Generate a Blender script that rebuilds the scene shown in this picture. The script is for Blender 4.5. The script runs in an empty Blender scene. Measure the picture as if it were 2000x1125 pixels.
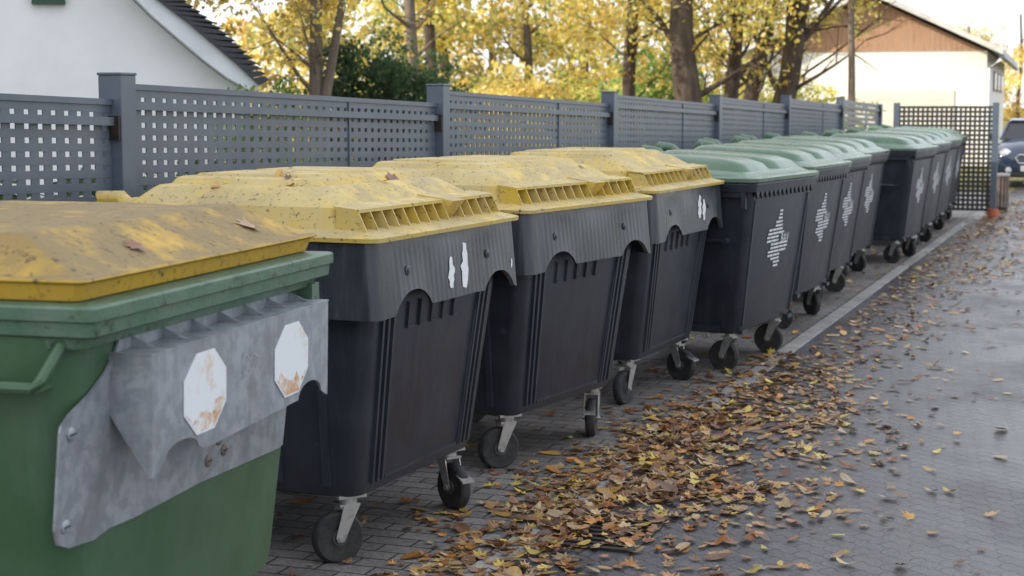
import bpy, math, random, bmesh
import numpy as np
from mathutils import Vector, Matrix
random.seed(7)
S=bpy.context.scene; C=S.collection
R=math.radians; PI=math.pi
# ------------------------------------------------------------------ camera
H=1.68; FP=3207.0
TH=math.atan(355.5/FP); PH=math.atan(1200*math.cos(TH)/FP)
cd=bpy.data.cameras.new('camera'); cam=bpy.data.objects.new('camera',cd); C.objects.link(cam)
cd.sensor_width=36; cd.lens=FP/2000*36; cd.clip_end=800; cd.clip_start=.05
cam.location=(0,0,H); cam.rotation_euler=(PI/2-TH,0,PH); S.camera=cam
cd.dof.use_dof=True; cd.dof.focus_distance=6.3; cd.dof.aperture_fstop=5.0
def P(px,fw):
    r=(px-1000)/FP*fw*math.cos(TH)
    return (-fw*math.sin(PH)+r*math.cos(PH), fw*math.cos(PH)+r*math.sin(PH))
# ------------------------------------------------------------------ mesh builder
class MB:
    def __init__(s): s.v=[]; s.f=[]
    def add(s,vs,fs):
        o=len(s.v); s.v+= [tuple(p) for p in vs]; s.f+=[tuple(i+o for i in f) for f in fs]
    def box(s,x0,x1,y0,y1,z0,z1,M=None):
        vs=[Vector(p) for p in ((x0,y0,z0),(x1,y0,z0),(x1,y1,z0),(x0,y1,z0),(x0,y0,z1),(x1,y0,z1),(x1,y1,z1),(x0,y1,z1))]
        if M: vs=[M@p for p in vs]
        s.add(vs,[(3,2,1,0),(4,5,6,7),(0,1,5,4),(1,2,6,5),(2,3,7,6),(3,0,4,7)])
    def loft(s,rings,cap0=True,cap1=True):
        n=len(rings[0]); vs=[p for r in rings for p in r]; fs=[]
        for k in range(len(rings)-1):
            for i in range(n):
                j=(i+1)%n; fs.append((k*n+i,k*n+j,(k+1)*n+j,(k+1)*n+i))
        if cap0: fs.append(tuple(range(n-1,-1,-1)))
        if cap1: fs.append(tuple((len(rings)-1)*n+i for i in range(n)))
        s.add(vs,fs)
    def lathe(s,c,ax,prof,n=28):
        ax=Vector(ax).normalized(); q=ax.to_track_quat('Z','Y').to_matrix(); c=Vector(c)
        s.loft([[c+q@Vector((r*math.cos(2*PI*i/n),r*math.sin(2*PI*i/n),h)) for i in range(n)] for r,h in prof])
    def cyl(s,c,ax,r,l,n=20): s.lathe(c,ax,[(r,-l/2),(r,l/2)],n)
    def tube(s,pts,rad,n=10):
        pts=[Vector(p) for p in pts]; rings=[]
        for i,p in enumerate(pts):
            d=(pts[min(i+1,len(pts)-1)]-pts[max(i-1,0)]).normalized()
            up=Vector((0,0,1)) if abs(d.z)<.9 else Vector((1,0,0))
            a=d.cross(up).normalized(); b=a.cross(d)
            r=rad[i] if isinstance(rad,(list,tuple)) else rad
            rings.append([p+a*r*math.cos(2*PI*k/n)+b*r*math.sin(2*PI*k/n) for k in range(n)])
        s.loft(rings)
    def poly(s,pts,fn,t):
        n=len(pts); a=[(fn(y,z),y,z) for y,z in pts]; b=[(fn(y,z)-t,y,z) for y,z in pts]
        fs=[tuple(range(n)),tuple(range(2*n-1,n-1,-1))]+[((i+1)%n,i,n+i,n+(i+1)%n) for i in range(n)]
        s.add(a+b,fs)
    def build(s,name,m,parent=None,smooth=None,bevel=0):
        me=bpy.data.meshes.new(name); me.from_pydata(s.v,[],s.f); me.materials.append(m); me.update()
        bm=bmesh.new(); bm.from_mesh(me); bmesh.ops.recalc_face_normals(bm,faces=bm.faces); bm.to_mesh(me); bm.free()
        if smooth: me.shade_smooth(); me.set_sharp_from_angle(angle=R(smooth))
        o=bpy.data.objects.new(name,me); C.objects.link(o); o.parent=parent
        if bevel:
            md=o.modifiers.new('bevel','BEVEL'); md.width=bevel; md.segments=2; md.limit_method='ANGLE'; md.angle_limit=R(30)
        return o
def tag(o,label=None,cat=None,group=None,kind=None):
    for k,v in (('label',label),('category',cat),('group',group),('kind',kind)):
        if v: o[k]=v
    return o
def empty(name,loc,rz=0):
    o=bpy.data.objects.new(name,None); C.objects.link(o); o.location=loc; o.rotation_euler=(0,0,rz); o.empty_display_size=.1; return o
def children(o): return [c for c in bpy.data.objects if c.parent==o]
def copy_tree(o,parent=None):
    c=o.copy(); C.objects.link(c); c.parent=parent
    for ch in children(o): copy_tree(ch,c)
    return c
def rr(z,x0,x1,y0,y1,r,n=5,fz=None):
    out=[]
    for cx,cy,a0 in ((x1-r,y1-r,0),(x0+r,y1-r,90),(x0+r,y0+r,180),(x1-r,y0+r,270)):
        for i in range(n+1):
            a=R(a0+90*i/n); x=cx+r*math.cos(a); y=cy+r*math.sin(a)
            out.append((x,y,z+(fz(x,y) if fz else 0)))
    return out
# ------------------------------------------------------------------ materials
def mat(name,c1,c2=None,scale=6,lo=.4,hi=.65,rough=.5,metal=0,bump=.1,bscale=60,c3=None,s3=25,lo3=.6,hi3=.72,rough2=None,stretch=None,spec=.5,up=None,c4=None,s4=8,lo4=.5,hi4=.7,dust=None):
    m=bpy.data.materials.new(name); m.use_nodes=True; nt=m.node_tree; N=nt.nodes; L=nt.links
    b=N['Principled BSDF']; b.inputs['Roughness'].default_value=rough; b.inputs['Metallic'].default_value=metal
    b.inputs['Specular IOR Level'].default_value=spec
    tc=N.new('ShaderNodeTexCoord'); oi=N.new('ShaderNodeObjectInfo'); va=N.new('ShaderNodeVectorMath'); va.operation='ADD'
    mu=N.new('ShaderNodeMath'); mu.operation='MULTIPLY'; mu.inputs[1].default_value=37; L.new(oi.outputs['Random'],mu.inputs[0])
    L.new(tc.outputs['Object'],va.inputs[0]); L.new(mu.outputs[0],va.inputs[1]); vec=va.outputs[0]
    if stretch:
        mp=N.new('ShaderNodeMapping'); mp.inputs['Scale'].default_value=stretch; L.new(vec,mp.inputs[0]); vec=mp.outputs[0]
    def noise(sc,det=8,ro=.6,v=None):
        n=N.new('ShaderNodeTexNoise'); n.inputs['Scale'].default_value=sc; n.inputs['Detail'].default_value=det; n.inputs['Roughness'].default_value=ro
        L.new(v or vec,n.inputs['Vector']); return n.outputs['Fac']
    def ramp(src,a,bb):
        r=N.new('ShaderNodeMapRange'); r.inputs[1].default_value=a; r.inputs[2].default_value=bb; L.new(src,r.inputs[0]); r.clamp=True; return r.outputs[0]
    def mix(f,a,bcol):
        x=N.new('ShaderNodeMix'); x.data_type='RGBA'; L.new(f,x.inputs['Factor'])
        for i,s_ in ((6,a),(7,bcol)):
            if isinstance(s_,tuple): x.inputs[i].default_value=(*s_,1)
            else: L.new(s_,x.inputs[i])
        return x.outputs[2]
    col=c1
    if c2:
        f=ramp(noise(scale,10,.68),lo,hi)
        if up is not None:
            ge=N.new('ShaderNodeNewGeometry'); sx=N.new('ShaderNodeSeparateXYZ'); L.new(ge.outputs['Normal'],sx.inputs[0])
            r=ramp(sx.outputs[2],up,1.0); ml=N.new('ShaderNodeMath'); ml.operation='MULTIPLY_ADD'
            L.new(f,ml.inputs[0]); L.new(r,ml.inputs[1])
            m3=N.new('ShaderNodeMath'); m3.operation='MULTIPLY'; m3.inputs[1].default_value=.3; L.new(f,m3.inputs[0]); L.new(m3.outputs[0],ml.inputs[2]); f=ml.outputs[0]
        col=mix(f,c1,c2)
        if rough2 is not None:
            rm=N.new('ShaderNodeMapRange'); L.new(f,rm.inputs[0]); rm.inputs[3].default_value=rough; rm.inputs[4].default_value=rough2; L.new(rm.outputs[0],b.inputs['Roughness'])
    if c4: col=mix(ramp(noise(s4,6,.6),lo4,hi4),col,c4)
    if c3: col=mix(ramp(noise(s3),lo3,hi3),col,c3)
    if dust:
        mp2=N.new('ShaderNodeMapping'); mp2.inputs['Scale'].default_value=(18,18,1.2); L.new(va.outputs[0],mp2.inputs[0])
        a_=ramp(noise(1.6,6,.6,mp2.outputs[0]),.52,.80); q_=N.new('ShaderNodeMath'); q_.operation='MULTIPLY'; q_.inputs[1].default_value=.6; L.new(a_,q_.inputs[0]); col=mix(q_.outputs[0],col,dust)
    if isinstance(col,tuple): b.inputs['Base Color'].default_value=(*col,1)
    else: L.new(col,b.inputs['Base Color'])
    if bump:
        bp=N.new('ShaderNodeBump'); bp.inputs['Strength'].default_value=bump; bp.inputs['Distance'].default_value=.01; L.new(noise(bscale,4),bp.inputs['Height']); L.new(bp.outputs[0],b.inputs['Normal'])
    return m
def leafmat(name,trans=.45,rough=.6):
    m=bpy.data.materials.new(name); m.use_nodes=True; nt=m.node_tree; N=nt.nodes; L=nt.links
    b=N['Principled BSDF']; b.inputs['Roughness'].default_value=rough
    at=N.new('ShaderNodeAttribute'); at.attribute_name='col'; L.new(at.outputs['Color'],b.inputs['Base Color'])
    tr=N.new('ShaderNodeBsdfTranslucent'); L.new(at.outputs['Color'],tr.inputs['Color']); mx=N.new('ShaderNodeMixShader'); mx.inputs[0].default_value=trans
    L.new(b.outputs[0],mx.inputs[1]); L.new(tr.outputs[0],mx.inputs[2]); L.new(mx.outputs[0],N['Material Output'].inputs[0]); return m
def pavemat(name,c1,c2,mortar,rot,rough,rough2,wob=.02,bw=.2,bh=.1,ms=.0045,patch=(.6,.58,.58)):
    m=bpy.data.materials.new(name); m.use_nodes=True; nt=m.node_tree; N=nt.nodes; L=nt.links; b=N['Principled BSDF']
    tc=N.new('ShaderNodeTexCoord'); mp=N.new('ShaderNodeMapping'); mp.inputs['Rotation'].default_value=(0,0,rot); L.new(tc.outputs['Object'],mp.inputs[0])
    sx=N.new('ShaderNodeSeparateXYZ'); L.new(mp.outputs[0],sx.inputs[0])
    def wave(src,per,amp):
        a=N.new('ShaderNodeMath'); a.operation='PINGPONG'; a.inputs[1].default_value=per; L.new(src,a.inputs[0])
        c=N.new('ShaderNodeMath'); c.operation='MULTIPLY'; c.inputs[1].default_value=amp/per; L.new(a.outputs[0],c.inputs[0]); return c.outputs[0]
    ax=N.new('ShaderNodeMath'); ax.operation='ADD'; L.new(sx.outputs[0],ax.inputs[0]); L.new(wave(sx.outputs[1],bh/2,wob),ax.inputs[1])
    ay=N.new('ShaderNodeMath'); ay.operation='ADD'; L.new(sx.outputs[1],ay.inputs[0]); L.new(wave(sx.outputs[0],bw/4,wob),ay.inputs[1])
    cb=N.new('ShaderNodeCombineXYZ'); L.new(ax.outputs[0],cb.inputs[0]); L.new(ay.outputs[0],cb.inputs[1])
    br=N.new('ShaderNodeTexBrick'); br.inputs['Scale'].default_value=1; br.inputs['Brick Width'].default_value=bw; br.inputs['Row Height'].default_value=bh
    br.inputs['Mortar Size'].default_value=ms; br.inputs['Mortar Smooth'].default_value=.35; br.inputs['Bias'].default_value=0
    br.inputs['Color1'].default_value=(*c1,1); br.inputs['Color2'].default_value=(*c2,1); br.inputs['Mortar'].default_value=(*mortar,1); L.new(cb.outputs[0],br.inputs['Vector'])
    n1=N.new('ShaderNodeTexNoise'); n1.inputs['Scale'].default_value=.8; n1.inputs['Detail'].default_value=9; n1.inputs['Roughness'].default_value=.65; L.new(tc.outputs['Object'],n1.inputs[0])
    r1=N.new('ShaderNodeMapRange'); r1.inputs[1].default_value=.36; r1.inputs[2].default_value=.62; L.new(n1.outputs[0],r1.inputs[0])
    n2=N.new('ShaderNodeTexNoise'); n2.inputs['Scale'].default_value=60; n2.inputs['Detail'].default_value=6; n2.inputs['Roughness'].default_value=.7; L.new(tc.outputs['Object'],n2.inputs[0])
    mx=N.new('ShaderNodeMix'); mx.data_type='RGBA'; mx.blend_type='MULTIPLY'; mx.inputs['Factor'].default_value=.85; L.new(br.outputs[0],mx.inputs[6])
    cr=N.new('ShaderNodeValToRGB'); cr.color_ramp.elements[0].position=.3; cr.color_ramp.elements[0].color=(.45,.42,.4,1); cr.color_ramp.elements[1].position=.68; cr.color_ramp.elements[1].color=(1.4,1.4,1.4,1)
    L.new(n2.outputs[0],cr.inputs[0]); L.new(cr.outputs[0],mx.inputs[7])
    mw=N.new('ShaderNodeMix'); mw.data_type='RGBA'; L.new(r1.outputs[0],mw.inputs['Factor']); L.new(mx.outputs[2],mw.inputs[6])
    m2=N.new('ShaderNodeMix'); m2.data_type='RGBA'; m2.blend_type='MULTIPLY'; m2.inputs['Factor'].default_value=1; L.new(mx.outputs[2],m2.inputs[6]); m2.inputs[7].default_value=(*patch,1)
    L.new(m2.outputs[2],mw.inputs[7]); L.new(mw.outputs[2],b.inputs['Base Color'])
    rm=N.new('ShaderNodeMapRange'); L.new(r1.outputs[0],rm.inputs[0]); rm.inputs[3].default_value=rough; rm.inputs[4].default_value=rough2; L.new(rm.outputs[0],b.inputs['Roughness'])
    hh=N.new('ShaderNodeMath'); hh.operation='MULTIPLY_ADD'; hh.inputs[1].default_value=-1.2; L.new(br.outputs['Fac'],hh.inputs[0])
    n3=N.new('ShaderNodeMath'); n3.operation='MULTIPLY'; n3.inputs[1].default_value=.6; L.new(n2.outputs[0],n3.inputs[0]); L.new(n3.outputs[0],hh.inputs[2])
    bp=N.new('ShaderNodeBump'); bp.inputs['Strength'].default_value=.8; bp.inputs['Distance'].default_value=.008; L.new(hh.outputs[0],bp.inputs['Height']); L.new(bp.outputs[0],b.inputs['Normal'])
    return m
M={}
M['black']=mat('black_plastic',(.019,.023,.034),(.034,.039,.053),4,.4,.7,rough=.33,bump=.06,bscale=90,c3=(.09,.095,.105),s3=16,lo3=.66,hi3=.86,rough2=.48,dust=(.052,.058,.072))
M['collar']=mat('collar_plastic',(.022,.027,.038),(.046,.053,.067),5,.35,.7,rough=.24,bump=.08,bscale=40,stretch=(1,1,.35),rough2=.40,c3=(.12,.125,.13),s3=30,lo3=.66,hi3=.85,dust=(.12,.125,.135))
M['yellow']=mat('yellow_lid_plastic',(.60,.42,.06),(.40,.32,.16),7,.38,.58,rough=.42,bump=.1,bscale=70,c3=(.11,.08,.04),s3=60,lo3=.575,hi3=.68,up=.4,rough2=.7,c4=(.52,.42,.20),s4=3,lo4=.42,hi4=.7)
M['yellow_old']=mat('dirty_yellow_plastic',(.60,.36,.02),(.25,.185,.085),5,.28,.54,rough=.5,bump=.12,bscale=70,c3=(.09,.065,.035),s3=45,lo3=.56,hi3=.70,up=.4,rough2=.8)
M['green']=mat('green_plastic',(.042,.10,.046),(.066,.13,.073),4,.4,.7,rough=.38,bump=.06,c3=(.11,.15,.11),s3=30,lo3=.68,hi3=.85,rough2=.5,dust=(.09,.13,.09))
M['greenrim']=mat('weathered_green_plastic',(.055,.13,.078),(.11,.17,.12),7,.4,.65,rough=.45,bump=.15,c3=(.03,.05,.03),s3=26,lo3=.56,hi3=.68)
M['lidgreen']=mat('pale_green_lid_plastic',(.07,.145,.088),(.13,.19,.14),5,.4,.66,rough=.20,bump=.04,c3=(.05,.08,.045),s3=40,lo3=.64,hi3=.76,rough2=.38)
M['galv']=mat('galvanised_sheet',(.28,.31,.35),(.37,.40,.44),22,.44,.56,rough=.36,metal=.4,bump=.02,bscale=14,c3=(.21,.22,.235),s3=5,lo3=.52,hi3=.74,rough2=.46,dust=(.20,.195,.195))
M['steel']=mat('caster_steel',(.42,.42,.41),(.2,.18,.16),20,.5,.7,rough=.38,metal=.7,bump=.05)
M['rust']=mat('rusty_screw',(.13,.075,.05),(.25,.2,.17),60,.4,.6,rough=.6,metal=.3,bump=.3)
M['rubber']=mat('tyre_rubber',(.015,.015,.017),(.042,.04,.037),20,.45,.7,rough=.7,bump=.15)
M['hub']=mat('wheel_hub',(.035,.035,.038),(.08,.078,.075),30,.4,.7,rough=.55)
M['white']=mat('white_print',(.72,.74,.76),(.5,.52,.53),60,.5,.75,rough=.6,bump=0)
M['octa']=mat('white_reflector_sticker',(.76,.80,.84),(.70,.60,.50),11,.56,.66,rough=.4,bump=.02)
M['octarust']=mat('rust_stain',(.60,.38,.22),(.76,.78,.80),24,.44,.60,rough=.5,bump=.02,c3=(.42,.19,.06),s3=40,lo3=.56,hi3=.64)
M['fence']=mat('slate_blue_fence_paint',(.080,.104,.142),(.108,.133,.170),5,.4,.7,rough=.34,bump=.03)
M['fencedark']=mat('dark_grey_lattice',(.03,.032,.036),None,rough=.5)
M['render']=mat('white_render',(.84,.85,.88),(.78,.79,.82),3,.4,.7,rough=.85,bump=.15,bscale=150)
M['cream']=mat('cream_render',(.84,.82,.76),(.76,.74,.68),1.5,.4,.7,rough=.85,bump=.1)
M['tile']=mat('dark_roof_tile',(.03,.032,.04),(.055,.055,.065),12,.4,.7,rough=.6,bump=.2)
M['barge']=mat('white_barge_board',(.70,.73,.78),(.62,.65,.7),4,rough=.6)
M['bark']=mat('tree_bark',(.055,.038,.03),(.12,.088,.068),9,.4,.65,rough=.9,bump=.9,bscale=14,stretch=(1,1,.25),c3=(.11,.11,.05),s3=5,lo3=.6,hi3=.75)
M['bark2']=mat('pale_tree_bark',(.20,.16,.125),(.11,.085,.065),9,.4,.65,rough=.9,bump=.8,bscale=14,stretch=(1,1,.3),c3=(.18,.18,.08),s3=5,lo3=.6,hi3=.75)
M['glass']=mat('dark_window_glass',(.03,.035,.04),None,rough=.08,bump=0)
M['carpaint']=mat('dark_blue_car_paint',(.03,.05,.10),None,rough=.12,bump=0,spec=.9)
M['chrome']=mat('chrome',(.7,.7,.72),None,rough=.12,metal=1,bump=0)
M['lamp']=mat('headlight_glass',(.7,.73,.76),None,rough=.08,bump=0)
M['redbase']=mat('orange_red_base',(.5,.12,.05),(.3,.1,.05),20,rough=.6)
M['binwood']=mat('brown_slats',(.14,.1,.08),(.24,.18,.15),10,rough=.6)
M['leaf']=leafmat('tree_leaves',.5); M['fallen']=leafmat('fallen_leaf',.12,.42)
M['shutter']=mat('dark_green_shutter',(.02,.07,.035),None,rough=.5)
M['wood']=mat('weathered_brown_boards',(.46,.27,.165),(.32,.18,.11),6,.4,.65,rough=.7,bump=.2,stretch=(6,6,.4))
M['door']=mat('cream_garage_door',(.76,.72,.62),(.70,.66,.56),2,rough=.6)
M['grass']=mat('grass_ground',(.07,.10,.03),(.15,.13,.045),2.5,.4,.6,rough=.95,bump=1,bscale=40,c3=(.38,.25,.05),s3=9,lo3=.52,hi3=.64)
M['iron']=mat('cast_iron',(.03,.03,.032),(.06,.04,.03),30,rough=.5,metal=.6)
M['kerb']=mat('pale_concrete_slab',(.31,.30,.29),(.19,.185,.18),5,.4,.7,rough=.6,bump=.3,bscale=80,c3=(.12,.11,.1),s3=12,lo3=.56,hi3=.7)
M['road']=pavemat('damp_interlocking_road_pavers',(.066,.065,.070),(.098,.095,.100),(.020,.019,.019),R(38),.50,.17,wob=.015,bw=.15,bh=.075,ms=.003,patch=(.60,.60,.66))
M['pave']=pavemat('grey_block_paving',(.17,.165,.162),(.25,.242,.236),(.03,.028,.026),0,.65,.5,wob=0,bw=.2,bh=.1,ms=.005,patch=(.66,.64,.62))
# ------------------------------------------------------------------ world, sun
w=bpy.data.worlds.new('World'); S.world=w; w.use_nodes=True; nt=w.node_tree
sk=nt.nodes.new('ShaderNodeTexSky'); sk.sky_type='NISHITA'; sk.sun_disc=False
sun_v=Vector((-.66,-.52,.47)).normalized()
el=math.asin(sun_v.z); sk.sun_elevation=el; sk.sun_rotation=math.atan2(sun_v.x,sun_v.y); sk.air_density=1.2; sk.dust_density=2.5; sk.ozone_density=2
mixn=nt.nodes.new('ShaderNodeMix'); mixn.data_type='RGBA'; mixn.inputs['Factor'].default_value=.6; mixn.inputs[7].default_value=(13.8,14.1,14.8,1)
nt.links.new(sk.outputs[0],mixn.inputs[6]); bg=nt.nodes['Background']; nt.links.new(mixn.outputs[2],bg.inputs[0]); bg.inputs[1].default_value=.15
sd=bpy.data.lights.new('sun','SUN'); sd.energy=5; sd.angle=R(.6); sd.color=(1,.90,.73); so=bpy.data.objects.new('sun',sd); C.objects.link(so)
so.rotation_euler=(-sun_v).to_track_quat('-Z','Y').to_euler(); so.location=(0,0,20)
S.view_settings.view_transform='Standard'; S.view_settings.look='None'; S.view_settings.exposure=0
# ------------------------------------------------------------------ setting
def sheet(name,x0,x1,y0,y1,z,m,kind='structure'):
    b=MB(); b.add([(x0,y0,z),(x1,y0,z),(x1,y1,z),(x0,y1,z)],[(0,1,2,3)]); return tag(b.build(name,m),kind=kind)
sheet('ground',-250,250,-60,450,0,M['grass'])
sheet('road',-2.06,9,-6,60,.008,M['road'])
sheet('pavement',-3.98,-2.19,-6,33,.008,M['pave'])
kb=MB(); y=-6
while y<33:
    kb.box(-2.18,-2.065,y+.004,y+.246,-.05,.012+random.uniform(-.001,.002)); y+=.25
tag(kb.build('kerb',M['kerb'],bevel=.004),kind='structure')
g=empty('drain_grate',(-1.84,6.05,.008)); tag(g,'dark iron drain grate half buried under leaves in the road','drain grate')
b=MB(); b.box(-.17,.17,-.25,-.22,0,.012); b.box(-.17,.17,.22,.25,0,.012); b.box(-.17,-.14,-.22,.22,0,.012); b.box(.14,.17,-.22,.22,0,.012); b.build('frame',M['iron'],g)
b=MB(); b.box(-.14,.14,-.22,.22,-.004,.001); b.build('pit',M['fencedark'],g)
b=MB()
for k in range(7): b.box(-.14,.14,-.19+k*.06,-.165+k*.06,.002,.011)
b.build('bars',M['iron'],g)
# ------------------------------------------------------------------ fence
PY=[2.25,5.82,9.21,12.74,16.41,20.1,24.2,28.2]; XF=-3.9
fence=empty('lattice_fence',(XF,5.82,0)); tag(fence,'long slate blue lattice fence running behind the row of waste containers','fence')
def fpost(y,h,w=.055):
    b=MB(); b.box(-w,w,y-w,y+w,0,h); b.box(-w-.004,w+.004,y-w-.004,y+w+.004,h,h+.012); b.build('post',M['fence'],fence,bevel=.004)
def bar(b,y0,y1,z0,z1,h,x0,x1):
    b.add([(x0,y0,z0-h),(x1,y0,z0-h),(x1,y1,z1-h),(x0,y1,z1-h),(x0,y0,z0),(x1,y0,z0),(x1,y1,z1),(x0,y1,z1)],[(3,2,1,0),(4,5,6,7),(0,1,5,4),(1,2,6,5),(2,3,7,6),(3,0,4,7)])
def lattice(b,y0,y1,zt0,zt1,zb,py,wy,pz,wz,t=.003):
    zt=lambda y: zt0+(zt1-zt0)*(y-y0)/(y1-y0)
    n=max(1,round((y1-y0)/py)); p=(y1-y0)/n
    for i in range(n+1):
        y=y0+i*p; a=max(y0,y-wy/2); c=min(y1,y+wy/2)
        b.add([(-t,a,zb),(t,a,zb),(t,c,zb),(-t,c,zb),(-t,a,zt(a)),(t,a,zt(a)),(t,c,zt(c)),(-t,c,zt(c))],[(3,2,1,0),(4,5,6,7),(0,1,5,4),(1,2,6,5),(2,3,7,6),(3,0,4,7)])
    k=0
    while zt1-k*pz-wz>zb: bar(b,y0,y1,zt0-k*pz,zt1-k*pz,wz,-t-.0015,t+.0015); k+=1
for i,y in enumerate(PY): fpost(y-5.82,[1.8,1.805,1.80,1.785,1.785,1.80,1.80,1.70][i])
for i in range(len(PY)-1):
    y0=PY[i]-5.82+.06; y1=PY[i+1]-5.82-.06
    zt0,zt1=(1.79,1.70) if i==0 else (1.765,1.69)
    ym=y0+(y1-y0)*.64; zm=zt0+(zt1-zt0)*.64
    b=MB()
    if i==6:
        for k in range(22): bar(b,y0,y1,zt0-k*.075,zt1-k*.075,.05,-.01,.01)
    else: lattice(b,y0,y1,zt0-.015,zt1-.015,.12,.084,.050,.053,.032)
    b.build('lattice_panel',M['fence'],fence)
    b=MB(); bar(b,y0,y1,zt0+.008,zt1+.008,.024,-.015,.015); bar(b,y0,y1,zt0-.066,zt1-.066,.034,.005,.03); bar(b,y0,y1,.13,.13,.05,-.02,.02)
    b.box(-.012,.012,ym-.012,ym+.012,.13,zm); b.build('rail',M['fence'],fence)
    b=MB(); b.box(.0,.05,y1-.012,y1+.004,zt1-.16,zt1-.06); b.build('bracket',M['iron'],fence)
sc=empty('end_screen',(-2.57,25.75,0),R(90)); tag(sc,'black square lattice screen closing the end of the container row','fence')
b=MB(); lattice(b,-.72,.68,1.68,1.68,.1,.07,.036,.07,.036); b.build('lattice_panel',M['fencedark'],sc)
for y in (-.74,.72):
    b=MB(); b.box(-.045,.045,y-.045,y+.045,.0,1.73); b.build('post',M['fence'],sc)
b=MB(); b.cyl((0,-.74,.07),(0,0,1),.08,.14,14); b.build('post_foot',M['redbase'],sc,smooth=40)
# ------------------------------------------------------------------ casters
def make_caster(parent,x,y,ztop,rot,pedal):
    b=MB(); zt=ztop
    b.box(-.055,.055,-.05,.05,zt-.012,zt); b.cyl((0,0,zt-.025),(0,0,1),.036,.026,18)
    b.box(-.045,.035,-.036,.036,zt-.045,zt-.035)
    for s in (-1,1):
        pts=[(.035,zt-.038),(-.03,zt-.038),(-.062,.105),(-.055,.088),(-.03,.088),(-.022,.105)]
        vs=[(px,s*.034,pz) for px,pz in pts]+[(px,s*.038,pz) for px,pz in pts]; n=len(pts)
        b.add(vs,[tuple(range(n)),tuple(range(2*n-1,n-1,-1))]+[((i+1)%n,i,n+i,n+(i+1)%n) for i in range(n)])
    b.cyl((-.042,0,.1),(0,1,0),.012,.09,10)
    f=b.build('caster_fork',M['steel'],parent,smooth=35); f.location=(x,y,0); f.rotation_euler=(0,0,rot)
    b=MB(); b.lathe((-.042,0,.1),(0,1,0),[(.068,-.022),(.088,-.024),(.097,-.017),(.1,-.006),(.1,.006),(.097,.017),(.088,.024),(.068,.022)],32); b.build('tyre',M['rubber'],f,smooth=40)
    b=MB(); b.lathe((-.042,0,.1),(0,1,0),[(.015,-.027),(.03,-.027),(.034,-.014),(.06,-.014),(.069,-.02),(.069,.02),(.06,.014),(.034,.014),(.03,.027),(.015,.027)],28); b.build('wheel_hub',M['hub'],f,smooth=35)
    if pedal:
        b=MB(); b.add([(-.09,-.025,.165),(-.09,.025,.165),(-.15,.03,.14),(-.15,-.03,.14),(-.09,-.025,.157),(-.09,.025,.157),(-.15,.03,.132),(-.15,-.03,.132)],[(0,1,2,3),(7,6,5,4),(0,4,5,1),(1,5,6,2),(2,6,7,3),(3,7,4,0)]); b.box(-.1,-.02,-.01,.01,.155,.17)
        b.build('brake_pedal',M['steel'],f)
    return f
def strip(b,fx,y0,y1,z0,z1,h,wy):
    vs=[]
    for z in (z0,z1):
        k=wy(z)
        for (yy,dx) in ((y0,-.01),(y0+.003,h),(y1-.003,h),(y1,-.01)): vs.append((fx(z)+dx,yy*k,z))
    b.add(vs,[(0,1,5,4),(1,2,6,5),(2,3,7,6),(0,3,2,1),(4,5,6,7)])
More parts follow.
